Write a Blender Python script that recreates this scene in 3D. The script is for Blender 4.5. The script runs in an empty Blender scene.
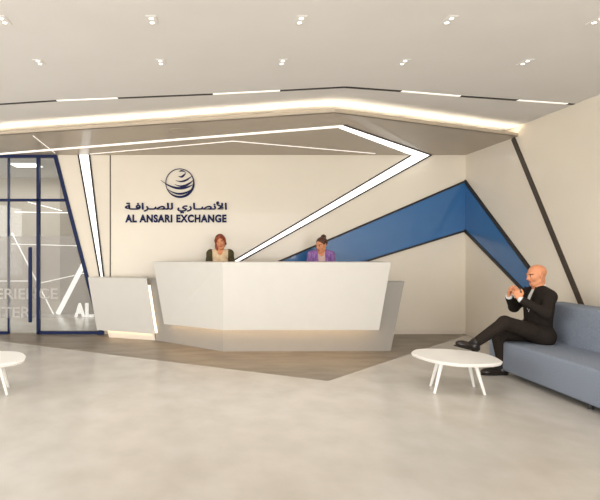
import bpy, bmesh, math, random
import numpy as np
from mathutils import Vector, Matrix

# ------------------------------------------------------------------ camera, world, lights, exposure
SC = bpy.context.scene
COL = SC.collection
F = 520.0            # focal length in pixels of the 600x500 frame
EYE = 1.4
cam_d = bpy.data.cameras.new('camera'); cam = bpy.data.objects.new('camera', cam_d); COL.objects.link(cam)
cam.location = (0, 0, EYE); cam.rotation_euler = (math.radians(90), 0, 0)
cam_d.sensor_width = 36; cam_d.lens = F / 600 * 36; cam_d.shift_x = 100 / 600; cam_d.clip_start = 0.05
SC.camera = cam
SC.view_settings.view_transform = 'Standard'; SC.view_settings.look = 'None'
SC.view_settings.gamma = 1; SC.view_settings.use_curve_mapping = False
SC.view_settings.exposure = -0.06

def lin(c):
    return tuple(((v / 255) / 12.92 if v / 255 <= 0.04045 else ((v / 255 + 0.055) / 1.055) ** 2.4) for v in c) + (1,)

world = bpy.data.worlds.new('world'); SC.world = world; world.use_nodes = True
wb = world.node_tree.nodes['Background']
wb.inputs[0].default_value = (1.0, 0.965, 0.92, 1); wb.inputs[1].default_value = 0.9

def area(name, loc, rot, sx, sy, power, col=(1, 0.96, 0.90)):
    l = bpy.data.lights.new(name, 'AREA'); l.shape = 'RECTANGLE'; l.size = sx; l.size_y = sy; l.energy = power; l.color = col
    o = bpy.data.objects.new(name, l); o.location = loc; o.rotation_euler = rot; COL.objects.link(o); return o
area('hall_ceiling_light', (0.6, 1.7, 3.05), (math.radians(18), 0, 0), 7.0, 3.2, 36)
area('side_fill', (-6.6, 1.6, 1.7), (math.radians(90), 0, math.radians(-90)), 7.0, 2.4, 235, (1, 0.975, 0.935))  # added fill lamp from the left, brightens the right wall
area('front_fill', (0.3, -5.0, 1.6), (math.radians(90), 0, 0), 8.2, 2.8, 570, (1, 0.975, 0.935))  # added fill lamp behind the camera, brightens the walls and ceiling
area('inner_room_light', (-3.2, 10.0, 2.9), (0, 0, 0), 2.0, 1.6, 38)

# ------------------------------------------------------------------ materials
def mat(name, rgb, rough=0.5, spec=0.5, coat=0.0, coat_rough=0.1, metal=0.0, noise=0.0, nscale=6.0, stretch=(1, 1, 1),
        rgb2=None, bump=0.0, bscale=60.0, detail=6.0):
    m = bpy.data.materials.new(name); m.use_nodes = True
    nt = m.node_tree; b = nt.nodes['Principled BSDF']
    b.inputs['Base Color'].default_value = lin(rgb); b.inputs['Roughness'].default_value = rough
    b.inputs['Specular IOR Level'].default_value = spec; b.inputs['Metallic'].default_value = metal
    b.inputs['Coat Weight'].default_value = coat; b.inputs['Coat Roughness'].default_value = coat_rough
    tc = nt.nodes.new('ShaderNodeTexCoord'); mp = nt.nodes.new('ShaderNodeMapping'); mp.inputs['Scale'].default_value = stretch
    nt.links.new(tc.outputs['Object'], mp.inputs[0])
    if rgb2 is None:
        rgb2 = tuple(max(0, v * (1 - noise)) for v in rgb)
    n = nt.nodes.new('ShaderNodeTexNoise'); n.inputs['Scale'].default_value = nscale; n.inputs['Detail'].default_value = detail
    nt.links.new(mp.outputs[0], n.inputs['Vector'])
    r = nt.nodes.new('ShaderNodeValToRGB'); r.color_ramp.elements[0].position = 0.32; r.color_ramp.elements[1].position = 0.68
    r.color_ramp.elements[0].color = lin(rgb2); r.color_ramp.elements[1].color = lin(rgb)
    nt.links.new(n.outputs['Fac'], r.inputs[0]); nt.links.new(r.outputs[0], b.inputs['Base Color'])
    if bump:
        n2 = nt.nodes.new('ShaderNodeTexNoise'); n2.inputs['Scale'].default_value = bscale
        nt.links.new(mp.outputs[0], n2.inputs['Vector'])
        bp = nt.nodes.new('ShaderNodeBump'); bp.inputs['Strength'].default_value = bump; bp.inputs['Distance'].default_value = 0.004
        nt.links.new(n2.outputs['Fac'], bp.inputs['Height']); nt.links.new(bp.outputs[0], b.inputs['Normal'])
    return m

def emit(name, rgb, strength):
    m = bpy.data.materials.new(name); m.use_nodes = True
    b = m.node_tree.nodes['Principled BSDF']
    b.inputs['Base Color'].default_value = lin((235, 235, 235))
    b.inputs['Emission Color'].default_value = lin(rgb); b.inputs['Emission Strength'].default_value = strength
    return m

M = {}
M['wall'] = mat('wall_paint', (236, 227, 211), 0.45, 0.4, coat=0.22, coat_rough=0.04, noise=0.012, nscale=2)
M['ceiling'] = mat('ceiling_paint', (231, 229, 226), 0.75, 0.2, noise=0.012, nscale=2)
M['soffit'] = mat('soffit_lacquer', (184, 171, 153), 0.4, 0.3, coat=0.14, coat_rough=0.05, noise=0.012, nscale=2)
M['floor'] = mat('polished_stone', (203, 198, 191), 0.26, 0.5, rgb2=(191, 185, 176), nscale=3.2, stretch=(1.0, 0.8, 1), detail=14)
M['inlay'] = mat('grey_brown_stone', (148, 136, 121), 0.38, 0.4, rgb2=(122, 111, 97), nscale=3.0, stretch=(0.7, 2.0, 1), detail=12)
M['base'] = mat('skirting_paint', (232, 222, 208), 0.4, 0.4, noise=0.01)
M['white'] = mat('white_solid_surface', (209, 206, 200), 0.35, 0.35, coat=0.12, coat_rough=0.05, noise=0.01)
M['shadedgrey'] = mat('shaded_grey_solid_surface', (158, 154, 148), 0.4, 0.35, noise=0.01)  # desk base: light grey, darkened so the colour carries shade under the panel
M['tablewhite'] = mat('white_lacquer', (244, 242, 238), 0.3, 0.5, noise=0.01)
M['navy'] = mat('navy_metal', (17, 34, 80), 0.5, 0.25, noise=0.05)
M['navytext'] = mat('navy_acrylic', (20, 26, 74), 0.5, 0.2, noise=0.03)
M['black'] = mat('black_profile', (38, 34, 32), 0.5, 0.4, noise=0.05)
M['groove'] = mat('dark_brown_profile', (70, 60, 50), 0.5, 0.4, noise=0.05)
M['blue'] = mat('blue_glass_panel', (48, 108, 166), 0.25, 0.5, coat=0.25, coat_rough=0.03, noise=0.05, nscale=1)
M['sofa'] = mat('blue_grey_fabric', (150, 158, 172), 0.9, 0.2, rgb2=(114, 124, 140), nscale=140, bump=0.4, bscale=260)
M['foot'] = mat('dark_foot', (50, 48, 48), 0.5, noise=0.05)
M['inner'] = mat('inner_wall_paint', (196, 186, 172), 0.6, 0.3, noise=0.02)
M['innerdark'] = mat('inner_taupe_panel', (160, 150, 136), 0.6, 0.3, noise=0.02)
M['suit'] = mat('dark_suit_cloth', (42, 36, 32), 0.85, 0.15, noise=0.15, nscale=40, bump=0.2, bscale=120)
M['trouser'] = mat('dark_trouser_cloth', (46, 39, 34), 0.85, 0.15, noise=0.15, nscale=40, bump=0.2, bscale=120)
M['shoe'] = mat('dark_brown_leather', (36, 28, 23), 0.35, 0.5, noise=0.1, nscale=20)
M['sole'] = mat('black_rubber', (22, 20, 19), 0.7, noise=0.05)
M['shirt'] = mat('white_shirt_cloth', (225, 225, 226), 0.8, 0.2, noise=0.03)
M['sock'] = mat('black_sock', (26, 24, 24), 0.9, noise=0.1)
M['skin'] = mat('skin', (220, 150, 110), 0.5, 0.35, noise=0.05, nscale=15)
M['skinw'] = mat('skin_warm', (220, 148, 106), 0.5, 0.35, noise=0.05, nscale=15)
M['lip'] = mat('lip', (176, 92, 80), 0.45, noise=0.05)
M['eyewhite'] = mat('eye_white', (232, 228, 222), 0.25, noise=0.02)
M['iris'] = mat('iris', (48, 32, 24), 0.2, noise=0.05)
M['brow'] = mat('brow_hair', (84, 54, 38), 0.8, noise=0.1)
M['auburn'] = mat('auburn_hair', (166, 76, 40), 0.5, 0.5, rgb2=(104, 42, 24), nscale=30, stretch=(1, 1, .2), bump=0.5, bscale=90)
M['brownhair'] = mat('brown_hair', (98, 56, 36), 0.5, 0.5, rgb2=(62, 34, 24), nscale=30, stretch=(1, 1, .2), bump=0.5, bscale=90)
M['olive'] = mat('olive_wool', (86, 80, 58), 0.9, 0.1, noise=0.12, nscale=40)
M['cream'] = mat('cream_knit', (232, 206, 170), 0.85, 0.1, noise=0.05, nscale=40)
M['purple'] = mat('purple_cotton', (118, 74, 150), 0.85, 0.1, rgb2=(170, 136, 190), nscale=55, stretch=(1, 1, .12))
M['pink'] = mat('pale_pink_cotton', (214, 186, 182), 0.85, 0.1, noise=0.05, nscale=40)
M['darkcloth'] = mat('charcoal_cloth', (48, 48, 56), 0.9, 0.1, noise=0.1, nscale=40)
M['led'] = emit('white_led', (255, 250, 242), 2.6)
M['line'] = emit('thin_line_diffuser', (255, 246, 232), 0.95)
M['chev'] = emit('white_diffuser', (255, 252, 246), 1.5)
M['cove'] = emit('warm_cove_led', (255, 241, 218), 17.0)
M['glow'] = emit('warm_underglow_led', (255, 216, 165), 15.0)
M['glowv'] = emit('warm_vertical_led', (255, 232, 196), 1.6)
M['seg'] = emit('track_light_diffuser', (255, 244, 228), 0.8)
M['lens'] = emit('downlight_lens', (255, 246, 230), 3.0)
M['innerled'] = emit('inner_wall_led', (255, 248, 236), 1.1)

def glass_mat():
    m = bpy.data.materials.new('clear_glass'); m.use_nodes = True
    nt = m.node_tree; nt.nodes.clear()
    out = nt.nodes.new('ShaderNodeOutputMaterial'); mix = nt.nodes.new('ShaderNodeMixShader'); fr = nt.nodes.new('ShaderNodeFresnel')
    fr.inputs[0].default_value = 1.5
    tr = nt.nodes.new('ShaderNodeBsdfTransparent'); tr.inputs[0].default_value = (0.94, 0.96, 0.97, 1)
    gl = nt.nodes.new('ShaderNodeBsdfGlossy'); gl.inputs['Roughness'].default_value = 0.02
    nt.links.new(fr.outputs[0], mix.inputs[0]); nt.links.new(tr.outputs[0], mix.inputs[1]); nt.links.new(gl.outputs[0], mix.inputs[2])
    nt.links.new(mix.outputs[0], out.inputs[0]); return m
def film_mat(name, rgb, fac):
    m = bpy.data.materials.new(name); m.use_nodes = True
    nt = m.node_tree; nt.nodes.clear()
    out = nt.nodes.new('ShaderNodeOutputMaterial'); mix = nt.nodes.new('ShaderNodeMixShader'); mix.inputs[0].default_value = fac
    tr = nt.nodes.new('ShaderNodeBsdfTransparent'); tl = nt.nodes.new('ShaderNodeBsdfTranslucent'); df = nt.nodes.new('ShaderNodeBsdfDiffuse')
    tl.inputs[0].default_value = lin(rgb); df.inputs[0].default_value = lin(rgb)
    m2 = nt.nodes.new('ShaderNodeMixShader'); m2.inputs[0].default_value = 0.5
    nt.links.new(tl.outputs[0], m2.inputs[1]); nt.links.new(df.outputs[0], m2.inputs[2])
    nt.links.new(tr.outputs[0], mix.inputs[1]); nt.links.new(m2.outputs[0], mix.inputs[2])
    nt.links.new(mix.outputs[0], out.inputs[0]); return m
M['glass'] = glass_mat()
M['film'] = film_mat('frosted_film', (222, 220, 220), 0.22)
M['filmtext'] = film_mat('white_vinyl', (245, 243, 240), 0.62)

# ------------------------------------------------------------------ mesh helpers
def obj(name, bm, m, parent=None, smooth=False, bevel=0.0, seg=2):
    if bevel:
        bmesh.ops.bevel(bm, geom=bm.edges[:], offset=bevel, segments=seg, affect='EDGES', profile=0.5)
    bmesh.ops.recalc_face_normals(bm, faces=bm.faces[:])
    me = bpy.data.meshes.new(name); bm.to_mesh(me); bm.free()
    if smooth:
        for p in me.polygons: p.use_smooth = True
    o = bpy.data.objects.new(name, me); COL.objects.link(o)
    me.materials.append(m)
    if parent: o.parent = parent
    return o
def tag(o, label=None, cat=None, group=None, kind=None):
    if label: o['label'] = label
    if cat: o['category'] = cat
    if group: o['group'] = group
    if kind: o['kind'] = kind
    return o
def thing(name, label, cat, loc=(0, 0, 0), rz=0.0, group=None, kind=None):
    o = bpy.data.objects.new(name, None); COL.objects.link(o); o.location = loc; o.rotation_euler = (0, 0, rz); o.empty_display_size = 0.1
    return tag(o, label, cat, group, kind)
def struct(name, bm, m, **k):
    return tag(obj(name, bm, m, **k), kind='structure')
def box(bm, lo, hi):
    v = [bm.verts.new((x, y, z)) for x in (lo[0], hi[0]) for y in (lo[1], hi[1]) for z in (lo[2], hi[2])]
    for f in ((0, 1, 3, 2), (4, 6, 7, 5), (0, 4, 5, 1), (2, 3, 7, 6), (0, 2, 6, 4), (1, 5, 7, 3)):
        bm.faces.new([v[i] for i in f])
    return bm
def loft(bm, a, b):
    """closed solid between two rings of points"""
    va = [bm.verts.new(p) for p in a]; vb = [bm.verts.new(p) for p in b]; n = len(va)
    bm.faces.new(va[::-1]); bm.faces.new(vb)
    for i in range(n):
        bm.faces.new((va[i], va[(i + 1) % n], vb[(i + 1) % n], vb[i]))
    return bm
def prism(bm, pts, d):
    d = Vector(d); return loft(bm, [Vector(p) for p in pts], [Vector(p) + d for p in pts])
def bar(bm, a, b, w, n, t):
    """flat bar from a to b, width w in the plane with normal n, thickness t along n"""
    a, b, n = Vector(a), Vector(b), Vector(n).normalized(); s = (b - a).normalized().cross(n) * (w / 2)
    return prism(bm, [a - s, b - s, b + s, a + s], n * t)
def cone(bm, a, b, ra, rb, n=20):
    a, b = Vector(a), Vector(b); q = (b - a).to_track_quat('Z', 'Y')
    R = [[p + q @ Vector((r * math.cos(2 * math.pi * i / n), r * math.sin(2 * math.pi * i / n), 0)) for i in range(n)] for p, r in ((a, ra), (b, rb))]
    return loft(bm, R[0], R[1])
NB = bmesh.new
def text_obj(name, body, m, parent, size, loc, width=None, depth=0.02, offset=0.0, zs=1.0, spacing=1.0, bold=0.0):
    """upright lettering facing -Y, scaled so it is `width` wide"""
    c = bpy.data.curves.new(name, 'FONT'); c.body = body; c.size = size; c.extrude = depth / 2; c.offset = offset; c.space_character = spacing
    t = bpy.data.objects.new(name, c); COL.objects.link(t); bpy.context.view_layer.update()
    dg = bpy.context.evaluated_depsgraph_get(); me = bpy.data.meshes.new_from_object(t.evaluated_get(dg))
    bpy.data.objects.remove(t); bpy.data.curves.remove(c)
    xs = [v.co.x for v in me.vertices]; x0, x1 = min(xs), max(xs)
    k = (width / (x1 - x0)) if width else 1.0
    for v in me.vertices:
        x, y, z = v.co; v.co = ((x - x0) * k, -z, y * zs)
    if bold:
        bb_ = NB()
        for i in range(8):
            t_ = bmesh.new(); t_.from_mesh(me); bmesh.ops.translate(t_, verts=t_.verts[:], vec=(bold * math.cos(i * math.pi / 4), 0.0005 * i, bold * math.sin(i * math.pi / 4)))
            tm = bpy.data.meshes.new('t'); t_.to_mesh(tm); t_.free(); bb_.from_mesh(tm); bpy.data.meshes.remove(tm)
        bb_.to_mesh(me); bb_.free()
    me.name = name; me.materials.clear(); me.materials.append(m)
    o = bpy.data.objects.new(name, me); COL.objects.link(o); o.location = loc
    if parent: o.parent = parent
    return o

YB = 8.65; XR = 4.417; ZS = 2.98; ZM = 3.12
KW = YB / F                                   # metres per pixel on the rear wall
def on_y(px, py, Y): return Vector(((px - 200) * Y / F, Y, EYE - (py - 250) * Y / F))
def on_z(px, py, Z):
    d = F * (EYE - Z) / (py - 250); return Vector(((px - 200) * d / F, d, Z))
def on_x(px, py, X):
    d = F * X / (px - 200); return Vector((X, d, EYE - (py - 250) * d / F))

# ------------------------------------------------------------------ setting
struct('floor', box(NB(), (-7, -5.2, -0.1), (XR, 11.5, 0)), M['floor'])
inl = [(-7, 8.42), (-3.08, 8.0), (1.368, 5.557), (XR, 8.6), (XR, YB), (-1.6, YB), (-2.0, 8.75), (-7, 9.1)]
struct('floor_inlay', prism(NB(), [(x, y, 0.0) for x, y in inl], (0, 0, 0.002)), M['inlay'])
wl = [(-2.379 - 0.03, YB, ZS + 0.14), (-1.597 - 0.02, YB, 0), (XR, YB, 0), (XR, YB, ZS + 0.14)]
struct('wall_back', prism(NB(), wl, (0, 0.12, 0)), M['wall'])
struct('wall_right', box(NB(), (XR, -5.2, 0), (XR + 0.12, YB + 0.12, ZM)), M['wall'])
bb = struct('baseboard_back', box(NB(), (-1.45, YB - 0.012, 0), (XR, YB, 0.075)), M['base'])
struct('baseboard_right', box(NB(), (XR - 0.012, -5.2, 0), (XR, YB - 0.012, 0.075)), M['base'])
# main ceiling, lower soffit with a light cove along its bent front edge
edge = [(-7.0, 8.29), (1.55, 5.975), (XR, 7.215)]
back = 0.45
riser = [(x, y + back) for x, y in edge]
cl = [(-7, -5.2), (XR, -5.2), (XR, riser[2][1] + .05), (riser[1][0], riser[1][1] + .05), (-7, riser[0][1] + .05)]
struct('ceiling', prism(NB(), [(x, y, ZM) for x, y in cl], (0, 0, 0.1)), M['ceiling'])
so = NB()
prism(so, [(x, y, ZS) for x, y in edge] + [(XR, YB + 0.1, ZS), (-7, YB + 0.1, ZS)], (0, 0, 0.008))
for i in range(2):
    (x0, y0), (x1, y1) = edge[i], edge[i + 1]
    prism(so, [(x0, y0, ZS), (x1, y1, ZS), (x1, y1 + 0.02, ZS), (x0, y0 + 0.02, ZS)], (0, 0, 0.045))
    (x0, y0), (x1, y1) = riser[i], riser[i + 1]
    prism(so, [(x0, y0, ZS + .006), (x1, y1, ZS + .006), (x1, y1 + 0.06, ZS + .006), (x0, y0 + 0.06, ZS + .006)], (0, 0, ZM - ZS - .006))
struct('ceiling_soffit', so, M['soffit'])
cv = NB()
for i in range(2):
    (x0, y0), (x1, y1) = edge[i], edge[i + 1]
    prism(cv, [(x0, y0 + 0.07, ZS + 0.009), (x1, y1 + 0.07, ZS + 0.009), (x1, y1 + 0.10, ZS + 0.009), (x0, y0 + 0.10, ZS + 0.009)], (0, 0, 0.008))
tag(obj('cove_light', cv, M['cove']), 'long warm cove light glowing along the bent ceiling step', 'cove light')

# inner room beyond the glass
YI = 11.4
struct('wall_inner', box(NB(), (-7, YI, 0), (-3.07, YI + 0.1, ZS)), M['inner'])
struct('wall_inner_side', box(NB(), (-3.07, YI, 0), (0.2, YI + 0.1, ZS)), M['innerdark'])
struct('ceiling_inner', box(NB(), (-7, YB + 0.1, ZS), (0.2, YI + 0.1, ZS + 0.08)), M['ceiling'])
il = [((15, 212), (78, 213)), ((12, 244), (85, 246)), ((-20, 281), (28, 281)), ((28, 202), (62, 210.8))]
for k, (a, b) in enumerate(il):
    lab = ['thin horizontal light line, upper one on the wall behind the glass', 'thin level light line at mid height behind the glass',
           'short light line low behind the glass door handle', 'short sloping light line under the transom behind the glass'][k]
    tag(obj('light_line', bar(NB(), on_y(*a, YI), on_y(*b, YI), 0.015, (0, -1, 0), 0.01), M['innerled']), lab, 'light line', 'light lines on the inner wall')
tag(obj('light_line', bar(NB(), on_y(40, 283, YI - .02), on_y(92, 271.5, YI - .02), 0.015, (0, -1, 0), 0.01), M['innerled']),
    'light line rising to the right above the standing letters', 'light line', 'light lines on the inner wall')
tag(obj('light_line', bar(NB(), on_y(12, 233, YI - .04), on_y(54, 315, YI - .04), 0.022, (0, -1, 0), 0.01), M['innerled']),
    'light line falling steeply to the right behind the lettering on the glass', 'light line', 'light lines on the inner wall')
tag(obj('light_beam', bar(NB(), on_y(58, 314, YI - .06), on_y(90, 252, YI - .06), 0.1, (0, -1, 0), 0.03), M['innerled']),
    'broad slanted white light beam rising beside the standing letters', 'light beam')
pan = thing('ceiling_light_panel', 'bright square light panel in the ceiling behind the glass', 'ceiling light', (-3.2, 9.6, ZS - 0.02))
obj('frame', box(NB(), (-0.27, -0.22, 0), (0.27, 0.22, 0.02)), M['tablewhite'], pan)
obj('diffuser', box(NB(), (-0.24, -0.19, -0.004), (0.24, 0.19, 0)), M['led'], pan)
sl = thing('standing_letters', 'glowing white block letters standing on the floor behind the glass partition', 'letters', (-2.63, 10.9, 0))
text_obj('letter', 'A', M['line'], sl, 0.4, (0, 0, 0), 0.22, 0.08, 0.012)
text_obj('letter', 'L', M['line'], sl, 0.4, (0.23, 0, 0), 0.17, 0.08, 0.012)

# glass partition in line with the rear wall
YG = YB + 0.03
def gx(px): return (px - 200) * KW
def gz(py): return EYE - (py - 250) * KW
def xs(z): return -1.597 + (-2.379 + 1.597) * z / ZS       # slanted right edge
w1 = NB(); t = 0.05
prism(w1, [(xs(ZS) - 0.065, YG - t, ZS), (xs(ZS), YG - t, ZS), (xs(0), YG - t, 0), (xs(0) - 0.065, YG - t, 0)], (0, 2 * t, 0))
box(w1, (-4.6, YG - t, ZS - 0.04), (xs(ZS) - 0.05, YG + t, ZS))
box(w1, (gx(38), YG - t, 0), (xs(0) - 0.05, YG + t, 0.045))
box(w1, (-4.6, YG - t, 0), (gx(8), YG + t, 0.04))
win = struct('window_1', w1, M['navy'])
obj('mullion', box(NB(), (gx(38) - 0.022, YG - t, 0), (gx(38) + 0.022, YG + t, ZS - 0.04)), M['navy'], win)
obj('mullion', box(NB(), (gx(7.5) - 0.02, YG + 0.02, 0), (gx(7.5) + 0.02, YG + t, ZS - 0.04)), M['navy'], win)
zt = gz(200)
obj('transom', box(NB(), (-4.6, YG - t, zt - 0.02), (xs(zt) - 0.05, YG + t, zt + 0.02)), M['navy'], win)
obj('foot_plate', box(NB(), (xs(0) - 0.10, YG - 0.11, 0.002), (xs(0) + 0.01, YG - t, 0.06)), M['navy'], win)
def pane(z0, z1, x0, x1a, x1b, d0, d1):
    return prism(NB(), [(x0, YG + d0, z0), (x1a, YG + d0, z0), (x1b, YG + d0, z1), (x0, YG + d0, z1)], (0, d1 - d0, 0))
obj('glass_pane', pane(0.045, zt - 0.02, gx(38) + 0.022, xs(0.045) - 0.08, xs(zt - .03) - 0.08, -0.004, 0.004), M['glass'], win)
obj('glass_pane', pane(zt + 0.02, ZS - 0.04, gx(38) + 0.022, xs(zt + .03) - 0.08, xs(ZS - .04) - 0.08, -0.004, 0.004), M['glass'], win)
obj('glass_pane', pane(zt + 0.02, ZS - 0.04, -4.6, gx(38) - 0.022, gx(38) - 0.022, -0.004, 0.004), M['glass'], win)
obj('glass_pane', pane(0.04, zt - 0.02, -4.6, gx(8) - 0.03, gx(8) - 0.03, -0.004, 0.004), M['glass'], win)
zf0, zf1 = gz(318), gz(236)
obj('frosted_film', pane(zf0, zf1, gx(38) + 0.022, xs(zf0) - 0.09, xs(zf1) - 0.09, -0.008, -0.006), M['film'], win)
le = text_obj('lettering', 'EXPERIENCE', M['filmtext'], win, 0.25, (gx(-32), YG - 0.02, gz(299)), gx(57.5) - gx(-32), 0.002, 0.003)
text_obj('lettering', 'CENTER', M['filmtext'], win, 0.25, (gx(-32), YG - 0.02, gz(317.5)), gx(30.5) - gx(-32), 0.002, 0.003)
dr = struct('door_1', pane(0.012, zt - 0.035, gx(8) + 0.02, gx(38) - 0.03, gx(38) - 0.03, -0.006, 0.006), M['glass'])
obj('frosted_film', pane(zf0, zf1, gx(8) - 0.25, gx(38) - 0.03, gx(38) - 0.03, -0.010, -0.008), M['film'], dr)
hd = NB(); hx = gx(31)
box(hd, (hx - 0.028, YG - 0.09, gz(322)), (hx + 0.028, YG - 0.05, gz(247)))
obj('handle', hd, M['navy'], dr, bevel=0.008)
hs = NB()
for z in (0.45, 1.25): cone(hs, (hx, YG - 0.05, z), (hx, YG - 0.006, z), 0.012, 0.012)
obj('handle_standoff', hs, M['navy'], dr)

# ------------------------------------------------------------------ wall features
# blue folded panel
bp = thing('wall_panel', 'glossy blue zigzag panel with black edges bent across the wall corner', 'wall panel', (XR, YB, 0))
def rel(o, pts): return [p - Vector(o.location) for p in pts]
yb = YB - 0.014
upL, pkT, pkB, loL = on_y(212, 290.3, YB), on_y(465.5, 181, YB), on_y(465.5, 230.5, YB), on_y(271, 290.3, YB)
for p in (pkT, pkB): p.x = XR
Tz, Bz = pkT.z, pkB.z
rT, rB = on_x(580, 335.5, XR), on_x(569, 335.5, XR)
cT, cB = Vector((XR, YB, Tz)), Vector((XR, YB, Bz))
obj('panel_face', prism(NB(), rel(bp, [upL, pkT, pkB, loL]), (0, -0.014, 0)), M['blue'], bp)
obj('panel_face', prism(NB(), rel(bp, [Vector((XR, YB - 0.014, Tz - .02)), rT, rB, Vector((XR, YB - 0.014, Bz - .02))]), (-0.014, 0, 0)), M['blue'], bp)
def edging(segs):
    for a, b, n, w in segs:
        a, b = a - Vector(bp.location), b - Vector(bp.location)
        obj('edge_trim', bar(NB(), a, b, w, n, 0.024), M['black'], bp)
edging([(upL, cT, (0, -1, 0), 0.03), (loL, cB, (0, -1, 0), 0.03), (cT, rT, (-1, 0, 0), 0.05), (cB, rB, (-1, 0, 0), 0.05)])

# chevron light strip: two ceiling arms and one arm down the wall
ch = thing('chevron_light', 'long white chevron light running along the soffit and down the rear wall', 'light strip', (3.7, YB, ZS))
zl = ZS
A0, A1, B0, B1 = on_z(-40, 156.6, zl), on_z(-40, 158.2, zl), on_z(344, 124.8, zl), on_z(339, 127.6, zl)
C0, C1 = on_z(431.5, 154.95, zl), on_z(412, 154.95, zl)
A0, A1 = on_z(0, 153.2, zl), on_z(0, 154.4, zl)
e = Vector((0, 0, -0.008))
def cz(pts): return rel(ch, pts)
B2, B3 = on_z(342, 125.3, zl), on_z(338, 127.2, zl)
obj('ceiling_arm', prism(NB(), cz([A0, B2, B3, A1]), e), M['line'], ch)
obj('ceiling_arm', prism(NB(), cz([B0, C0, C1, B1]), e), M['chev'], ch)
D0, D1 = on_y(188.5, 290, YB), on_y(184, 290, YB)
W0, W1 = on_y(431.5, 154.9, YB), on_y(412, 154.9, YB)
obj('wall_arm', prism(NB(), cz([W0, D0, D1, W1]), (0, -0.012, 0)), M['chev'], ch)
obj('edge_trim', bar(NB(), *cz([W0, D0]), 0.024, (0, -1, 0), 0.016), M['black'], ch)
obj('edge_trim', bar(NB(), *cz([W1, D1]), 0.024, (0, -1, 0), 0.016), M['black'], ch)
obj('edge_trim', bar(NB(), *cz([B0, C0]), 0.02, (0, 0, -1), 0.010), M['black'], ch)
# thinner second ceiling line
tl = thing('ceiling_light_line', 'thin bent light line on the soffit above the wall lettering', 'light strip', (0.5, 7.5, ZS))
p0, p1, p2 = on_z(90, 154, zl), on_z(233, 141, zl), on_z(375, 153.4, zl)
for a, b in ((p0, p1), (p1, p2)):
    obj('light_segment', bar(NB(), *rel(tl, [a, b]), 0.03, (0, 0, -1), 0.004), M['line'], tl)
tag(obj('soffit_pale_line', bar(NB(), on_z(33, 135.6, zl), on_z(55, 153, zl), 0.012, (0, 0, -1), 0.005), M['seg']),  # thin emissive bar drawn for a faint whitish line on the soffit
    'short thin pale line on the soffit above the glass partition', 'light strip')
# slanted wedge of light on the left of the rear wall
wg = thing('wedge_light', 'tall tapering white light strip with black edges left of the wall sign', 'light strip', (gx(100), YB, 0))
q = [on_y(x, y, YB) for x, y in ((78.5, 155), (89.5, 155), (109.8, 328), (109.2, 328))]
obj('diffuser', prism(NB(), rel(wg, q), (0, -0.012, 0)), M['chev'], wg)
obj('edge_trim', bar(NB(), *rel(wg, [q[0], q[3]]), 0.028, (0, -1, 0), 0.018), M['black'], wg)
obj('edge_trim', bar(NB(), *rel(wg, [q[1], q[2]]), 0.028, (0, -1, 0), 0.018), M['black'], wg)
tr = struct('trim_1', box(NB(), (gx(110.3) - 0.009, YB - 0.006, 0.02), (gx(110.3) + 0.009, YB, ZS)), M['groove'])
# dark diagonal profile on the right wall
a, b = on_x(512.5, 136, XR), on_x(583, 307.5, XR)
b2 = a + (b - a) * (a.z / (a.z - b.z))
a2 = a + (b - a) * ((a.z - ZS) / (a.z - b.z))
tr = struct('trim_2', bar(NB(), a2, b2, 0.075, (-1, 0, 0), 0.012), M['groove'])

# ceiling track: dark slot with lit lengths
tk = thing('linear_track', 'thin dark ceiling track with alternate lit lengths following the bent ceiling', 'track light', (1.5, 5.5, ZM))
zz = ZM
tp = [(-120, 110.7), (2, 104), (57, 100.5), (118, 98), (213, 94), (280, 90.5), (345, 87), (401, 91), (460, 96), (517, 100), (567, 103.6), (573.5, 104.2)]
lit = {(57, 118), (213, 280), (401, 460), (517, 567)}
for (x0, y0), (x1, y1) in zip(tp, tp[1:]):
    on = (x0, x1) in lit
    obj('light_segment' if on else 'housing', bar(NB(), *rel(tk, [on_z(x0, y0, zz), on_z(x1, y1, zz)]), 0.032 if on else 0.042, (0, 0, -1), 0.005), M['seg'] if on else M['black'], tk)
    
# twin downlights
def make_downlight():
    o = thing('downlight', 'x', 'downlight')
    obj('trim_plate', box(NB(), (-0.04, -0.075, -0.005), (0.04, 0.075, 0)), M['ceiling'], o, bevel=0.002)
    for s in (-1, 1):
        obj('lens', cone(NB(), (0, s * 0.036, -0.004), (0, s * 0.036, -0.008), 0.017, 0.014), M['lens'], o)
    return o
def copy_thing(o):
    c = o.copy(); COL.objects.link(c)
    for ch_ in o.children:
        k = ch_.copy(); COL.objects.link(k); k.parent = c
        for g in ch_.children:
            d = g.copy(); COL.objects.link(d); d.parent = k
    return c
dl0 = None
cols = ['leftmost', 'second from left', 'middle', 'second from right', 'rightmost']
for r, (yy, rn) in enumerate(((4.757, 'row nearer the ceiling track'), (3.889, 'row at the top edge'))):
    for k in range(5):
        d = dl0 = make_downlight() if dl0 is None else dl0
        if r or k: d = copy_thing(dl0)
        d.location = (-1.473 + 1.112 * k, yy, ZM)
        tag(d, f'{cols[k]} twin ceiling spotlight in the {rn}', 'downlight', 'ceiling downlights')
        l = bpy.data.lights.new('downlight_beam', 'SPOT'); l.energy = 24; l.spot_size = math.radians(110); l.spot_blend = 0.9
        l.shadow_soft_size = 0.05; l.color = (1, 0.94, 0.86)
        lo = bpy.data.objects.new('downlight_beam', l); COL.objects.link(lo); lo.location = (d.location.x, d.location.y, ZM - 0.03); lo.rotation_euler = (math.radians(24), 0, 0)
sp = thing('ceiling_speaker', 'round flush speaker ring in the soffit above the sign', 'speaker', (-0.265, 6.9, ZS))
rg = NB()
n = 40
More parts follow.
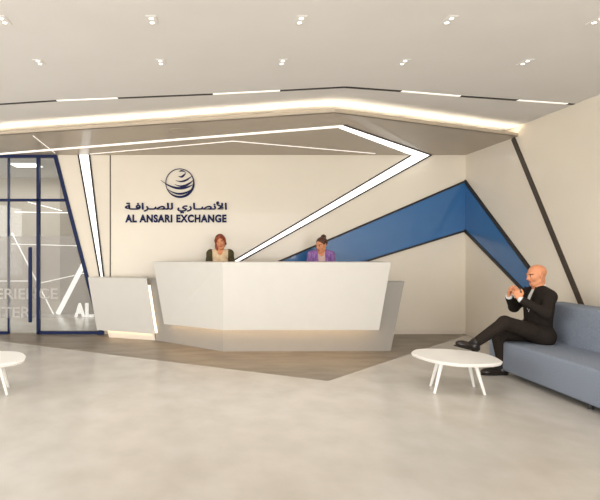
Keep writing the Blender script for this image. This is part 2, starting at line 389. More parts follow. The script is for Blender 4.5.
for i in range(n):
    a0, a1 = 2 * math.pi * i / n, 2 * math.pi * (i + 1) / n
    P = lambda a, r: Vector((r * math.cos(a), r * math.sin(a), 0))
    prism(rg, [P(a0, 0.15), P(a1, 0.15), P(a1, 0.165), P(a0, 0.165)], (0, 0, -0.006))
obj('ring', rg, M['soffit'], sp)
obj('grille', cone(NB(), (0, 0, 0), (0, 0, -0.003), 0.148, 0.146, 40), M['soffit'], sp)

# ------------------------------------------------------------------ wall sign
sg = thing('wall_sign', 'navy company sign with swirled globe and two lines of lettering on the rear wall', 'sign', (gx(125.3), YB, gz(222)))
def sw(px, py): return Vector((gx(px) - sg.location.x, 0, gz(py) - sg.location.z))
lt = text_obj('latin_lettering', 'AL ANSARI EXCHANGE', M['navytext'], None, 0.168, (0, 0, 0), gx(226.5) - gx(125.3), 0.02, 0.008, spacing=1.12)
la = bpy.data.objects.new('latin_lettering', None); COL.objects.link(la); la.parent = sg; la.location = (0, -0.011, 0)
tb_ = NB(); tb_.from_mesh(lt.data); bmesh.ops.remove_doubles(tb_, verts=tb_.verts[:], dist=1e-5)
seen = set(); isl = []
for v in tb_.verts:
    if v in seen: continue
    st = [v]; grp = set()
    while st:
        q = st.pop()
        if q in grp: continue
        grp.add(q); st.extend(e_.other_vert(q) for e_ in q.link_edges)
    seen |= grp; isl.append(grp)
isl.sort(key=lambda g: min(v.co.x for v in g))
for g in isl:
    nb = NB(); mp_ = {v: nb.verts.new(v.co) for v in g}
    for f_ in {f_ for v in g for f_ in v.link_faces}: nb.faces.new([mp_[v] for v in f_.verts])
    obj('letter', nb, M['navytext'], la)
tb_.free(); bpy.data.objects.remove(lt)
ar = "\uFE94\u0640\uFED3\uFE8D\uFEAE\u0640\uFEBC\uFEE0\uFEDF \uFEF1\uFEAD\uFE8E\u0640\uFEBC\uFEE7\uFEF7\uFE8D"
text_obj('arabic_lettering', ar, M['navytext'], sg, 0.20, (0, -0.011, gz(209.4) - gz(222)), gx(226.5) - gx(125.3), 0.02, 0.0, zs=0.72, bold=0.0065)
c0 = sw(179.8, 183); R0 = 14 * KW
em = NB(); n = 64
def ribbon(bm, pts, ws):
    """flat ribbon in the wall plane through pts with half widths ws"""
    L = []; Rr = []
    for i, p in enumerate(pts):
        a_ = pts[max(0, i - 1)]; b_ = pts[min(len(pts) - 1, i + 1)]; d_ = (b_ - a_).normalized(); nn = Vector((-d_.z, 0, d_.x))
        L.append(p + nn * ws[i]); Rr.append(p - nn * ws[i])
    for i in range(len(pts) - 1):
        prism(bm, [L[i], L[i + 1], Rr[i + 1], Rr[i]], (0, -0.02, 0))
pts = [c0 + Vector((math.cos(2 * math.pi * i / n), 0, math.sin(2 * math.pi * i / n))) * R0 for i in range(n + 1)]
ws = [0.006 + 0.014 * max(0, math.cos(2 * math.pi * i / n + math.radians(60))) for i in range(n + 1)]
ribbon(em, pts, ws)
gl = obj('globe_emblem', em, M['navytext'], sg)
def swoop(x0, y0, x1, y1, sag, w, skew=0.3):
    P_ = []; W_ = []
    for i in range(25):
        s = i / 24; P_.append(c0 + Vector(((x0 + (x1 - x0) * s) * R0, 0, (y0 + (y1 - y0) * s - sag * 4 * s * (1 - s)) * R0)))
        W_.append(0.002 + w * math.sin(math.pi * min(1, s ** (1 + skew))) )
    b_ = NB(); ribbon(b_, P_, W_); obj('swirl_line', b_, M['navytext'], gl)
swoop(-1.35, 0.20, 0.99, -0.10, 0.42, 0.018)
swoop(-0.90, -0.42, 0.90, -0.42, 0.36, 0.015)
swoop(-0.36, -0.10, 0.97, 0.20, 0.26, 0.015)
swoop(-0.30, 0.18, 0.84, 0.48, 0.20, 0.013)
swoop(-0.10, 0.50, 0.42, 0.72, 0.16, 0.014)
swoop(0.42, 0.72, -0.05, 0.80, -0.10, 0.010)

# ------------------------------------------------------------------ reception desk
dk = thing('reception_desk', 'tall faceted white reception desk with recessed glowing base, staff behind it', 'desk')
def pl(pts, z): return [Vector((x, y, z)) for x, y in pts]
# base shell
bo = [(-0.685, 8.06), (0.316, 7.17), (2.64, 7.20)]; bi = [(2.64, 7.34), (0.36, 7.30), (-0.58, 8.16)]
to = [(-0.80, 8.06), (0.316, 7.17), (2.83, 7.20)]; ti = [(2.83, 7.34), (0.36, 7.30), (-0.74, 8.16)]
obj('base', loft(NB(), pl(bo + bi, 0.002), pl(to + ti, 0.965)), M['shadedgrey'], dk)
# tall front panel
fb = [Vector((-0.529, 7.64, 0.312)), Vector((0.306, 6.92, 0.335)), Vector((2.382, 6.92, 0.335))]
ft = [Vector((-0.692, 7.66, 1.228)), Vector((0.300, 6.88, 1.238)), Vector((2.527, 6.88, 1.238))]
off = Vector((0, 0.035, 0))
obj('front_panel', loft(NB(), fb + [p + off for p in fb[::-1]], ft + [p + off for p in ft[::-1]]), M['white'], dk)
obj('transaction_top', prism(NB(), [ft[0] + off, ft[1] + off, ft[2] + off, ft[2] + Vector((0, .50, 0)), ft[1] + Vector((0.07, .50, 0)), ft[0] + Vector((0.2, .46, 0))], (0, 0, -0.04)), M['white'], dk)
obj('work_top', prism(NB(), [(-0.60, 8.12, 0.74), (0.36, 7.30, 0.74), (2.6, 7.34, 0.74), (2.6, 7.78, 0.74), (0.5, 7.78, 0.74), (-0.35, 8.4, 0.74)], (0, 0, -0.03)), M['white'], dk)
gb = NB()
for (a, b) in ((0, 1), (1, 2)):
    p, r = fb[a] + Vector((0, 0.12, 0.03)), fb[b] + Vector((0, 0.12, 0.03))
    prism(gb, [p, r, r + Vector((0, 0.012, 0)), p + Vector((0, 0.012, 0))], (0, 0, 0.02))
obj('led_strip', gb, M['glow'], dk)
obj('panel_underside', prism(NB(), [p + Vector((0, .034, .055)) for p in fb] + [p + Vector((0, .30, .055)) for p in fb[::-1]], (0, 0, 0.02)), M['white'], dk)

lc = thing('reception_counter', 'low white slanted reception counter left of the tall desk', 'counter')
cb = [Vector((-1.645, 8.30, 0.125)), Vector((-0.685, 7.95, 0.115))]; ct = [Vector((-1.79, 8.30, 0.965)), Vector((-0.815, 7.95, 0.965))]
o2 = Vector((0, 0.05, 0))
obj('front_panel', loft(NB(), cb + [p + o2 for p in cb[::-1]], ct + [p + o2 for p in ct[::-1]]), M['white'], lc)
obj('counter_top', prism(NB(), [ct[0] + o2, ct[1] + o2, (-0.84, 8.5, 0.965), (-1.7, 8.56, 0.965)], (0, 0, -0.04)), M['white'], lc)
obj('base', loft(NB(), [(-1.46, 8.33, 0.002), (-0.69, 8.05, 0.002), (-0.70, 8.5, 0.002), (-1.46, 8.55, 0.002)],
    [(-1.60, 8.37, 0.925), (-0.86, 8.1, 0.925), (-0.86, 8.5, 0.925), (-1.60, 8.56, 0.925)]), M['white'], lc)
obj('led_strip', prism(NB(), [(-0.802, 7.992, 0.86), (-0.765, 7.992, 0.86), (-0.655, 7.992, 0.125), (-0.695, 7.992, 0.125)], (0, 0.02, 0)), M['glowv'], lc)
obj('led_strip', prism(NB(), [(-1.6, 8.335, 0.14), (-0.72, 8.01, 0.14), (-0.72, 8.025, 0.14), (-1.6, 8.35, 0.14)], (0, 0, 0.015)), M['glow'], lc)

# ------------------------------------------------------------------ sofa
sf = thing('sofa', 'blue grey upholstered sofa against the right wall', 'sofa', (3.37, 6.08, 0))
L = 3.0
def rbox(lo, hi, r, seg=4):
    b_ = box(NB(), lo, hi); bmesh.ops.bevel(b_, geom=b_.edges[:], offset=r, segments=seg, affect='EDGES', profile=0.5); return b_
obj('seat', rbox((0, -L, 0.055), (0.62, 0, 0.38), 0.03), M['sofa'], sf, smooth=True)
bk = rbox((0.56, -L, 0.055), (0.88, 0, 0.80), 0.03)
for v in bk.verts:
    if v.co.x < 0.7: v.co.x += 0.05 * (v.co.z - 0.38) / 0.42 if v.co.z > 0.38 else 0
obj('backrest', bk, M['sofa'], sf, smooth=True)
for x in (0.07, 0.80):
    for y in (-0.08, -1.5, -2.92):
        obj('foot', cone(NB(), (x, y, 0.0), (x, y, 0.07), 0.022, 0.03), M['foot'], sf)

# ------------------------------------------------------------------ coffee tables
HT = 0.33
top_px = [(411.2, 352.8), (413.5, 350.4), (419, 349), (437, 348.6), (458, 349.8), (479, 352.2), (494, 356.4), (501.3, 360.4), (502.8, 361.6), (500.5, 363), (491, 364), (464, 364.3), (437, 361), (420, 356.6), (414, 354.4)]
tw = [on_z(x, y, HT) for x, y in top_px]
# smooth closed outline (Catmull-Rom)
def smooth_loop(P, k=6):
    out = []; n_ = len(P)
    for i in range(n_):
        a_, b_, c_, d_ = P[i - 1], P[i], P[(i + 1) % n_], P[(i + 2) % n_]
        for j in range(k):
            s = j / k
            out.append(0.5 * ((2 * b_) + (c_ - a_) * s + (2 * a_ - 5 * b_ + 4 * c_ - d_) * s * s + (3 * b_ - a_ - 3 * c_ + d_) * s ** 3))
    return out
legs_b = [on_z(434.5, 393.5, 0), on_z(485, 395, 0), on_z(430.5, 386, 0), on_z(474, 386.7, 0)]
ctr = sum(tw, Vector()) / len(tw); ctr.z = 0
def make_table():
    o = thing('coffee_table', 'x', 'coffee table', tuple(ctr))
    ring = [p - ctr for p in smooth_loop(tw)]
    lo = [Vector((p.x * 0.97, p.y * 0.97, HT - 0.03)) for p in ring]; hi = [Vector((p.x, p.y, HT - 0.006)) for p in ring]
    t2 = [Vector((p.x * 0.99, p.y * 0.99, HT)) for p in ring]
    b_ = NB(); r = [[b_.verts.new(p) for p in q_] for q_ in (lo, hi, t2)]; n_ = len(ring)
    b_.faces.new(r[0][::-1]); b_.faces.new(r[2])
    for q_ in range(2):
        for i in range(n_): b_.faces.new((r[q_][i], r[q_][(i + 1) % n_], r[q_ + 1][(i + 1) % n_], r[q_ + 1][i]))
    obj('tabletop', b_, M['tablewhite'], o)
    mid = sum(legs_b, Vector()) / 4
    for p in legs_b:
        tpx = (p - mid) * 0.66 + mid
        obj('leg', cone(NB(), (p.x - ctr.x, p.y - ctr.y, 0), (tpx.x - ctr.x, tpx.y - ctr.y, HT - 0.028), 0.012, 0.02), M['tablewhite'], o, smooth=False)
    return o
tb = make_table()
tag(tb, 'white rounded coffee table on splayed legs in front of the sofa', 'coffee table', 'white coffee tables')
t2 = copy_thing(tb)
tag(t2, 'white coffee table cut off by the left edge of the view', 'coffee table', 'white coffee tables')
rz = math.radians(28); lg = legs_b[1] - ctr
t2.rotation_euler.z = rz
lr = Matrix.Rotation(rz, 3, 'Z') @ lg
t2.location = (-1.863 - lr.x, 5.02 - lr.y, 0)

# ------------------------------------------------------------------ people: smooth bodies grown from a distance field
class Field:
    def __init__(s, lo, hi, h):
        s.lo = np.array(lo, float); s.h = h
        s.n = np.ceil((np.array(hi, float) - s.lo) / h).astype(int) + 1
        s.f = np.full(s.n, 0.5, np.float32)
        s.ax = [(s.lo[i] + h * np.arange(s.n[i])).astype(np.float32) for i in range(3)]
    def _win(s, lo, hi):
        i0 = np.clip(np.floor((lo - s.lo) / s.h).astype(int), 0, s.n); i1 = np.clip(np.ceil((hi - s.lo) / s.h).astype(int) + 1, 0, s.n)
        sl = tuple(slice(i0[k], i1[k]) for k in range(3))
        return sl, s.ax[0][sl[0]][:, None, None], s.ax[1][sl[1]][None, :, None], s.ax[2][sl[2]][None, None, :]
    def _put(s, sl, d, k, sub):
        if d.size == 0: return
        a = s.f[sl]
        if sub:
            d = -d
            if k > 0:
                h = np.maximum(k - np.abs(a - d), 0) / k; s.f[sl] = np.maximum(a, d) + h * h * k / 4
            else: s.f[sl] = np.maximum(a, d)
        elif k > 0:
            h = np.maximum(k - np.abs(a - d), 0) / k; s.f[sl] = np.minimum(a, d) - h * h * k / 4
        else: s.f[sl] = np.minimum(a, d)
    def cap(s, a, b, ra, rb=None, k=0.02, sub=False):
        rb = ra if rb is None else rb
        a = np.array(a, float); b = np.array(b, float); pad = max(ra, rb) + k + 4 * s.h
        sl, x, y, z = s._win(np.minimum(a, b) - pad, np.maximum(a, b) + pad)
        ba = b - a; L2 = max(float(ba @ ba), 1e-9)
        t = np.clip(((x - a[0]) * ba[0] + (y - a[1]) * ba[1] + (z - a[2]) * ba[2]) / L2, 0, 1)
        d = np.sqrt((x - a[0] - t * ba[0]) ** 2 + (y - a[1] - t * ba[1]) ** 2 + (z - a[2] - t * ba[2]) ** 2) - (ra + (rb - ra) * t)
        s._put(sl, d.astype(np.float32), k, sub)
    def ell(s, c, r, R=None, k=0.02, sub=False):
        c = np.array(c, float); r = np.array(r, float); R = np.eye(3) if R is None else np.array(R, float)
        pad = max(r) + k + 4 * s.h
        sl, x, y, z = s._win(c - pad, c + pad)
        x = x - c[0]; y = y - c[1]; z = z - c[2]
        q = [R[0, j] * x + R[1, j] * y + R[2, j] * z for j in range(3)]
        k0 = np.sqrt(sum((q[j] / r[j]) ** 2 for j in range(3))); k1 = np.sqrt(sum((q[j] / r[j] ** 2) ** 2 for j in range(3))) + 1e-6
        s._put(sl, (k0 * (k0 - 1) / k1).astype(np.float32), k, sub)
    def boxcut(s, c, half, R=None, k=0.0, keep=False):
        c = np.array(c, float); R = np.eye(3) if R is None else np.array(R, float)
        sl = tuple(slice(0, n) for n in s.n)
        x = s.ax[0][:, None, None] - c[0]; y = s.ax[1][None, :, None] - c[1]; z = s.ax[2][None, None, :] - c[2]
        d = None
        for j in range(3):
            q = np.abs(R[0, j] * x + R[1, j] * y + R[2, j] * z) - half[j]
            d = q if d is None else np.maximum(d, q)
        d = d.astype(np.float32)
        s._put(sl, -d if keep else d, k, True)
    def mesh(s):
        F_ = s.f; I = F_ < 0; n = F_.shape
        c = np.zeros(tuple(m - 1 for m in n), np.int8)
        for dx in (0, 1):
            for dy in (0, 1):
                for dz in (0, 1):
                    c += I[dx:n[0] - 1 + dx, dy:n[1] - 1 + dy, dz:n[2] - 1 + dz]
        act = (c > 0) & (c < 8); ids = np.full(c.shape, -1, np.int64); A = np.argwhere(act); ids[act] = np.arange(len(A))
        pos = np.zeros((len(A), 3)); cnt = np.zeros(len(A))
        C8 = [(a, b, d) for a in (0, 1) for b in (0, 1) for d in (0, 1)]
        for p in C8:
            for ax in range(3):
                if p[ax]: continue
                q = list(p); q[ax] = 1
                fa = F_[A[:, 0] + p[0], A[:, 1] + p[1], A[:, 2] + p[2]]; fb_ = F_[A[:, 0] + q[0], A[:, 1] + q[1], A[:, 2] + q[2]]
                m = (fa < 0) != (fb_ < 0); t_ = np.where(m, fa / np.where(m, fa - fb_, 1), 0)
                w = np.array(p, float)[None, :].repeat(len(A), 0); w[:, ax] = t_
                pos[m] += w[m]; cnt[m] += 1
        V = s.lo + s.h * (A + pos / cnt[:, None])
        Q = []
        for ax in range(3):
            u, v = (ax + 1) % 3, (ax + 2) % 3
            sa = [slice(0, n[i]) for i in range(3)]; sb = list(sa); sa[ax] = slice(0, n[ax] - 1); sb[ax] = slice(1, n[ax])
            fa = I[tuple(sa)]; fb_ = I[tuple(sb)]
            E_ = np.argwhere(fa != fb_)
            ok = (E_[:, u] > 0) & (E_[:, v] > 0) & (E_[:, u] < n[u] - 1) & (E_[:, v] < n[v] - 1); E_ = E_[ok]
            fl = fa[tuple(E_.T)]
            def cell(du, dv):
                g = E_.copy(); g[:, u] += du; g[:, v] += dv; return ids[tuple(g.T)]
            q = np.stack([cell(-1, -1), cell(0, -1), cell(0, 0), cell(-1, 0)], 1)
            q[~fl] = q[~fl][:, ::-1]; Q.append(q)
        return V, np.concatenate(Q)

def field_obj(name, f, mats, parent, region=None, iters=1):
    V, Q = f.mesh()
    for _ in range(iters):                          # light smoothing
        acc = np.zeros_like(V); ct_ = np.zeros(len(V))
        for i in range(4):
            j = (i + 1) % 4
            np.add.at(acc, Q[:, i], V[Q[:, j]]); np.add.at(ct_, Q[:, i], 1); np.add.at(acc, Q[:, j], V[Q[:, i]]); np.add.at(ct_, Q[:, j], 1)
        V = V * 0.5 + 0.5 * acc / np.maximum(ct_, 1)[:, None]
    me = bpy.data.meshes.new(name)
    me.vertices.add(len(V)); me.vertices.foreach_set('co', V.astype(np.float32).ravel())
    me.loops.add(len(Q) * 4); me.loops.foreach_set('vertex_index', Q.astype(np.int32).ravel())
    me.polygons.add(len(Q)); me.polygons.foreach_set('loop_start', np.arange(0, len(Q) * 4, 4, dtype=np.int32))
    me.polygons.foreach_set('use_smooth', np.ones(len(Q), bool))
    for m in mats: me.materials.append(m)
    if region is not None:
        me.polygons.foreach_set('material_index', region(V[Q].mean(1)).astype(np.int32))
    me.update(); me.validate()
    o = bpy.data.objects.new(name, me); COL.objects.link(o); o.parent = parent
    return o

def rot(yaw=0, pitch=0, roll=0):     # yaw to the left, pitch forward / down, roll to the right (degrees)
    return np.array(Matrix.Rotation(math.radians(yaw), 3, 'Z') @ Matrix.Rotation(math.radians(pitch), 3, 'Y') @ Matrix.Rotation(math.radians(roll), 3, 'X'))

class Head:
    def __init__(s, c, R, k=1.0, fem=False): s.c = np.array(c, float); s.R = R; s.k = k; s.fem = fem
    def p(s, x, y, z): return s.c + s.R @ (np.array((x, y, z)) * s.k)
    def build(s, f):
        K = s.k; e = lambda c, r, k=0.02, sub=False: f.ell(s.p(*c), np.array(r) * K, s.R, k * K, sub)
        cp = lambda a, b, ra, rb, k=0.01: f.cap(s.p(*a), s.p(*b), ra * K, rb * K, k * K)
        e((-.014, 0, .03), (.097, .074, .084)); e((.028, 0, -.03), (.062, .060, .078), .03)
        w = .024 if s.fem else .032
        e((.055, 0, -.094), (.026, w, .020), .03)
        for y in (-1, 1):
            cp((.0, y * .05, -.06), (.05, y * .022, -.095), .016, .014, .025)     # jaw line
            e((.062, y * .036, -.028), (.022, .020, .020), .02)                   # cheekbone
            e((.099, y * .031, .004), (.016, .017, .011), .012, True)             # eye socket
        cp((.084, -.036, .022), (.084, .036, .022), .009, .009, .014)             # brow ridge
        for y in (-1, 1):
            e((.079, y * .031, .003), (.013, .0135, .0125), .002)
            cp((.080, y * .046, .012), (.088, y * .022, .013), .004, .004, .004)  # upper lid
            e((-.006, y * .077, -.004), (.018, .009, .031), .008); e((-.003, y * .083, -.002), (.009, .006, .017), .004, True)
            e((.092, y * .011, -.034), (.010, .008, .007), .008)
        cp((.088, 0, .012), (.106, 0, -.030), .007, .0115, .012)                  # nose
        e((.086, 0, -.058), (.010, .022, .0055), .006); e((.085, 0, -.068), (.010, .018, .006), .006)
        e((.094, 0, -.063), (.010, .020, .0018), .003, True)
    def region(s, P):
        q = (P - s.c) @ s.R / s.k; out = np.zeros(len(P), int)
        for y in (-1, 1):
            d = q - np.array((.079, y * .031, .003))
            r_ = np.linalg.norm(d / np.array((1, 1, .6)), axis=1)
            out[(r_ < .0128) & (q[:, 0] > .083)] = 2
            out[(np.abs(d[:, 1]) < .0058) & (np.abs(d[:, 2]) < .0058) & (q[:, 0] > .086)] = 3
            b_ = (np.abs(q[:, 1] - y * .033) < .018) & (np.abs(q[:, 2] - .0225 + .12 * np.abs(np.abs(q[:, 1]) - .03)) < .0035) & (q[:, 0] > .06); out[b_] = 4
        out[(((q[:, 1] / .022) ** 2 + ((q[:, 2] + .063) / .0105) ** 2) < 1) & (q[:, 0] > .078)] = 1
        return out

def hand(f, wr, d, n, side, curl, k=1.0, spread=6):
    """palm and five fingers. d: finger direction, n: palm normal, side: towards the thumb"""
    d = Vector(d).normalized(); n = (Vector(n) - d * Vector(n).dot(d)).normalized(); sd = d.cross(n)
    if sd.dot(Vector(side)) < 0: sd = -sd
    W = Vector(wr); ofs = (0.028, 0.0095, -0.0095, -0.027); ln = (.074, .083, .077, .060); kl = (.088, .092, .087, .078)
    for i in range(4):
        kn = W + d * kl[i] * k + sd * ofs[i] * k
        f.cap(W + sd * ofs[i] * .55 * k + d * .012, kn, .0145 * k, .0115 * k, .012)
        ax = n.cross(d).normalized(); p = kn; ang = 0.0
        for j, frac in enumerate((.45, .31, .24)):
            ang += math.radians(curl * (0.8, 1.1, 0.7)[j])
            fan = math.radians(spread * (1.5 - i) / 1.5)
            v = d * math.cos(ang) + n * math.sin(ang) + sd * math.sin(fan) * math.cos(ang)
            v.normalize(); q_ = p + v * ln[i] * frac * k
            f.cap(p, q_, (.0092 - .0008 * j) * k, (.0086 - .0010 * j) * k, .003); p = q_
    t0 = W + d * .022 * k + sd * .020 * k; t1 = t0 + (d * .55 + sd * .75 + n * .25).normalized() * .040 * k
    t2_ = t1 + (d * .85 + sd * .25 + n * .45).normalized() * .032 * k; t3 = t2_ + (d * .9 - sd * .05 + n * .45).normalized() * .025 * k
    f.cap(t0, t1, .015 * k, .0115 * k, .012); f.cap(t1, t2_, .0108 * k, .0098 * k, .004); f.cap(t2_, t3, .0096 * k, .0078 * k, .003)

def torso(f, J, g=0.0, w=1.0, bust=0.0, k=0.05, neck=True):
    T = lambda a, b: np.array(J[a]) * (1 - b) + np.array(J['chest']) * b
    R = rot(0, J.get('lean', 0), 0)
    f.ell(J['pelvis'], (.115 + g, .165 * w + g, .115 + g), R, k)
    f.ell(T('pelvis', .5), (.105 + g, .140 * w + g, .14 + g), R, k)
    f.ell(J['chest'], (.115 + g, .158 * w + g, .155 + g), R, k)
    up = np.array(J['chest']) + R @ np.array((-.012, 0, .10)); f.ell(up, (.085 + g, .150 * w + g, .075 + g), R, k)
    for s_ in (1, -1):
        S = np.array(J['sh' + '_lr'[s_]]); f.cap(up + np.array((0, s_ * .05, .02)), S, .055 + g, .052 + g, k)
        f.cap(np.array(J['neck']) + (0, s_ * .02, -.01), S + np.array((0, -s_ * .02, .015)), .042 + g * .6, .036 + g, .04)
        if bust: f.ell(np.array(J['chest']) + R @ np.array((.085, s_ * .068, .005)), (.05 + g, .058 + g, .058 + g), R, .04)

def limbs(f, J, g=0.0, arms=True, legs=True, k=0.025, armk=1.0, legk=1.0, cuff=1.0, ankle=1.0):
    for s_ in '_lr'[1:]:
        if arms:
            S, E_, W = (np.array(J[q + s_], float) for q in ('sh', 'el', 'wr')); W = E_ + (W - E_) * cuff
            f.cap(S, E_, .050 * armk + g, .039 * armk + g, k); f.cap(E_, W, .040 * armk + g, .027 * armk + g * 1.1, k)
        if legs:
            H, K_, A = (np.array(J[q + s_], float) for q in ('hip', 'kn', 'an')); A = K_ + (A - K_) * ankle
            f.cap(H, K_, .088 * legk + g, .056 * legk + g, .04); f.cap(K_, A, .055 * legk + g, .037 * legk + g * 1.15, k)

def foot(f, J, g=0.0):
    for s_ in 'lr':
        A, H, T_ = (np.array(J[q + s_], float) for q in ('an', 'heel', 'toe'))
        f.cap(A, H, .036 + g, .032 + g, .02); f.cap(H, T_, .032 + g, .024 + g, .02); f.cap(A, H + (T_ - H) * .6, .034 + g, .027 + g, .03)

def shoes(name, J, s_, bounds, root, mat_, heel=0.012):
    A, H, T_ = (np.array(J[q + s_], float) for q in ('an', 'heel', 'toe')); u = (T_ - H) / np.linalg.norm(T_ - H)
    up = np.array(J.get('up' + s_, (0, 0, 1)), float); up = up - u * (u @ up); up /= np.linalg.norm(up)
    sd = np.cross(up, u); R = np.stack([u, sd, up], 1)
    f = Field(*bounds, 0.006); m_ = (H + T_) / 2; Lh = np.linalg.norm(T_ - H) / 2
    f.ell(H + u * .02, (.052, .043, .05), R, .02); f.ell(m_ + u * .02, (Lh * 1.02, .048, .046), R, .03)
    f.ell(T_ - u * .035, (.066, .045, .033), R, .03); f.cap(H + u * .03 + up * .02, A + up * .012, .046, .050, .03)
    f.boxcut(m_ - up * (.024 + .2), (.5, .5, .2), R)
    o = field_obj(name, f, [mat_], root)
    f = Field(*bounds, 0.006)
    f.ell(m_ + u * .02 - up * .026, (Lh + .035, .041, .03), R, .01); f.boxcut(m_ - up * .030, (.5, .5, .0075), R, keep=True)
    f.ell(H + u * .012 - up * .037, (.036, .033, .012), R, .0)
    field_obj('sole', f, [M['sole']], o)
    return o

# ---- the seated man
def seated_man():
    J = dict(pelvis=(.0, 0, .495), chest=(-.015, 0, .79), neck=(-.012, 0, .975), lean=-2,
             shl=(-.008, .165, .895), shr=(-.008, -.165, .895), ell=(.085, .235, .72), elr=(.13, -.20, .745),
             wrl=(.27, .085, .865), wrr=(.30, -.055, .885),
             hipl=(.02, .095, .47), hipr=(.02, -.095, .47), knl=(.45, .085, .615), knr=(.395, -.11, .455),
             anl=(.735, -.01, .375), anr=(.345, -.10, .105), heell=(.715, -.01, .325), heelr=(.305, -.10, .04), toel=(.915, -.02, .375), toer=(.555, -.115, .035),
             upl=(-.35, 0, 1))
    root = thing('person', 'bald person in a dark suit sitting cross-legged on the sofa, hands together', 'person', (3.745, 5.77, 0), math.radians(186))
    B = ((-.22, -.36, -.01), (1.0, .36, 1.28))
    hd_ = Head((.012, 0, 1.122), rot(-4, 8, 0), 1.0)
    f = Field(B[0], B[1], 0.0055)
    torso(f, J); limbs(f, J); foot(f, J)
    f.cap(J['neck'], hd_.p(-.02, 0, -.06), .060, .058, .03); hd_.build(f)
    hand(f, J['wrl'], (.30, -.42, .85), (-.55, -.75, .1), (-.7, .3, .1), 46)
    hand(f, J['wrr'], (.22, .40, .88), (-.6, .75, .1), (-.7, -.3, .1), 40)
    field_obj('body', f, [M['skin'], M['lip'], M['eyewhite'], M['iris'], M['brow']], root, hd_.region)
    # shirt
    f = Field((-.2, -.3, .4), (.3, .3, 1.06), 0.006); torso(f, J, .010); f.cap(np.array(J['neck']) + (-.005, 0, -.03), hd_.p(-.022, 0, -.13), .062, .058, .02)
    f.ell(hd_.p(.02, 0, -.02), (.10, .09, .085), hd_.R, 0, True)
    sh = field_obj('shirt', f, [M['shirt']], root)
    for s_ in 'lr':
        f = Field(B[0], B[1], 0.006); E_, W = np.array(J['el' + s_]), np.array(J['wr' + s_])
        f.cap(E_ + (W - E_) * .86, E_ + (W - E_) * .97, .034, .036, 0); field_obj('cuff', f, [M['shirt']], sh)
    # jacket with an open front and lapels
    f = Field((-.25, -.36, .36), (.45, .36, 1.04), 0.006)
    torso(f, J, .018); limbs(f, J, .014, legs=False, cuff=.88)
    f.ell((.03, 0, .47), (.14, .19, .10), None, .04)
    for s_ in (1, -1): f.cap((.10, s_ * .10, .50), (.02, s_ * .13, .46), .10, .11, .04)
    f.ell((.12, 0, .88), (.12, .032, .17), rot(0, -8, 0), .008, True)
    f.ell(hd_.p(-.005, 0, -.055), (.078, .070, .062), hd_.R, .006, True)
    jk = field_obj('suit_jacket', f, [M['suit']], root)
    for s_ in (1, -1):
        lp = NB(); y = s_
        pts = [(.075, y * .075, .995), (.118, y * .098, .93), (.125, y * .112, .90), (.135, y * .085, .885), (.128, y * .02, .72), (.118, y * .045, .85)]
        prism(lp, [Vector(p) for p in pts], (.012, 0, .0)); obj('lapel', lp, M['suit'], jk)
    # trousers
    f = Field((-.2, -.32, .05), (1.0, .32, .75), 0.006)
    f.ell(J['pelvis'], (.125, .175, .118), None, .04); limbs(f, J, .014, arms=False, ankle=.86, legk=1.0)
    field_obj('trousers', f, [M['trouser']], root)
    for s_ in 'lr':
        f = Field(B[0], B[1], 0.006); K_, A = np.array(J['kn' + s_]), np.array(J['an' + s_])
        H_, T_ = np.array(J['heel' + s_]), np.array(J['toe' + s_]); f.cap(K_ + (A - K_) * .75, A, .046, .043, 0); f.cap(A, H_, .043, .038, .02); f.cap(A, H_ + (T_ - H_) * .55, .042, .033, .02); field_obj('sock', f, [M['sock']], root)
        shoes('shoe', J, s_, B, root, M['shoe'])
    return root
seated_man()

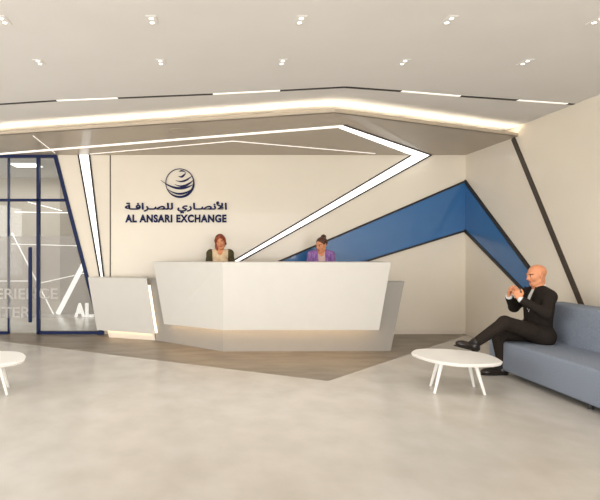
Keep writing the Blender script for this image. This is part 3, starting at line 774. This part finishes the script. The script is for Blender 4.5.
# ---- staff standing behind the desk
def staff(label, loc, rz, height_k, hd_, hairfn, top_m, coat_m, open_w, skin, hair_m, tilt=0.0):
    k = height_k
    J0 = dict(pelvis=(0, 0, .93), chest=(0, 0, 1.22), neck=(-.005, 0, 1.395), shl=(-.005, .155, 1.345), shr=(-.005, -.155, 1.345),
              ell=(-.02, .215, 1.07), elr=(-.02, -.215, 1.07), wrl=(.17, .17, .95), wrr=(.17, -.17, .95),
              hipl=(0, .085, .90), hipr=(0, -.085, .90), knl=(.01, .085, .49), knr=(.01, -.085, .49), anl=(-.02, .09, .085), anr=(-.02, -.09, .085),
              heell=(-.045, .09, .038), heelr=(-.045, -.09, .038), toel=(.135, .105, .032), toer=(.135, -.105, .032))
    J = {q: tuple(np.array(v) * k) for q, v in J0.items()}
    root = thing('person', label, 'person', loc, rz)
    B = ((-.22, -.32, -.01), (.40, .32, 1.72))
    f = Field(*B, 0.0055)
    torso(f, J, -.012, .88, .05); limbs(f, J, -.004, armk=.86, legk=.94); foot(f, J, -.004)
    f.cap(J['neck'], hd_.p(-.02, 0, -.06), .048, .046, .03); hd_.build(f)
    for s_, y in (('l', 1), ('r', -1)):
        hand(f, J['wr' + s_], (.95, -y * .15, -.25), (0, 0, -1), (0, -y, .1), 22, .92)
    body = field_obj('body', f, [skin, M['lip'], M['eyewhite'], M['iris'], M['brow']], root, hd_.region)
    f = Field((-.25, -.3, .7), (.3, .3, 1.5), 0.006); torso(f, J, -.004, .88, .05)
    f.boxcut((0, 0, .40 + .86 * k), (.5, .5, .40), None, keep=True)
    f.ell((.09, 0, 1.40 * k), (.07, .055, .075), None, .01, True); f.ell((0, 0, 1.44 * k), (.075, .07, .06), None, .01, True)
    field_obj('top', f, [top_m], root)
    f = Field((-.25, -.34, .6), (.36, .34, 1.5), 0.006); torso(f, J, .007, .88, .05); limbs(f, J, .010, legs=False, armk=.86, cuff=.9)
    f.boxcut((0, 0, .45 + .82 * k), (.5, .5, .45), None, keep=True)
    f.boxcut((.25, 0, 1.1), (.24, open_w, .6), rot(0, 0, 0), .01)
    f.ell((.02, 0, 1.42 * k), (.09, open_w + .012, .09), None, .01, True)
    field_obj('cardigan', f, [coat_m], root)
    f = Field((-.22, -.28, .04), (.22, .28, 1.05), 0.006); f.ell(J['pelvis'], (.118, .152, .115), None, .04); limbs(f, J, .010, arms=False, legk=.94, ankle=.93)
    f.boxcut((0, 0, .52 * k), (.5, .5, .45 * k), None, keep=True)
    field_obj('trousers', f, [M['darkcloth']], root)
    for s_ in 'lr': shoes('shoe', J, s_, ((-.2, -.25, -.012), (.3, .25, .2)), root, M['shoe'])
    hairfn(root, hd_, hair_m)
    return root

def hair_bob(root, H, m):
    f = Field(H.c - .27, H.c + .2, 0.005); e = lambda c, r, k=.015, sub=False: f.ell(H.p(*c), r, H.R, k, sub)
    e((-.022, 0, .035), (.106, .083, .094)); e((-.05, 0, -.02), (.07, .074, .09), .03)
    for y in (-1, 1):
        f.cap(H.p(.02, y * .07, .04), H.p(-.005, y * .074, -.05), .021, .015, .02)
    f.cap(H.p(.0, -.078, -.05), H.p(.015, -.082, -.16), .026, .014, .02)
    f.cap(H.p(.045, .03, .105), H.p(.07, -.055, .055), .024, .018, .02)
    e((.095, .004, -.022), (.070, .060, .084), .01, True)
    field_obj('hair', f, [m], root)
def hair_bun(root, H, m):
    f = Field(H.c - .2, H.c + .26, 0.005); e = lambda c, r, k=.015, sub=False: f.ell(H.p(*c), r, H.R, k, sub)
    e((-.024, 0, .036), (.100, .081, .088)); e((.085, 0, -.035), (.075, .085, .092), .012, True); e((-.01, 0, -.10), (.08, .1, .075), .01, True)
    e((-.092, 0, .112), (.040, .042, .038), .012)
    f.cap(H.p(-.085, 0, .07), H.p(-.09, 0, .10), .024, .028, .02)
    field_obj('hair', f, [m], root)
staff('auburn-haired person in cream top and olive cardigan standing behind the desk', (0.315, 8.14, 0), math.radians(-90), 1.0,
      Head((.035, 0.005, 1.525), rot(-8, 4, 12), .98, True), hair_bob, M['cream'], M['olive'], .122, M['skinw'], M['auburn'])
staff('person with brown hair in a bun and purple cardigan behind the desk', (1.895, 8.14, 0), math.radians(-97), .985,
      Head((.04, 0.0, 1.478), rot(-42, 14, 2), .98, True), hair_bun, M['pink'], M['purple'], .052, M['skin'], M['brownhair'])
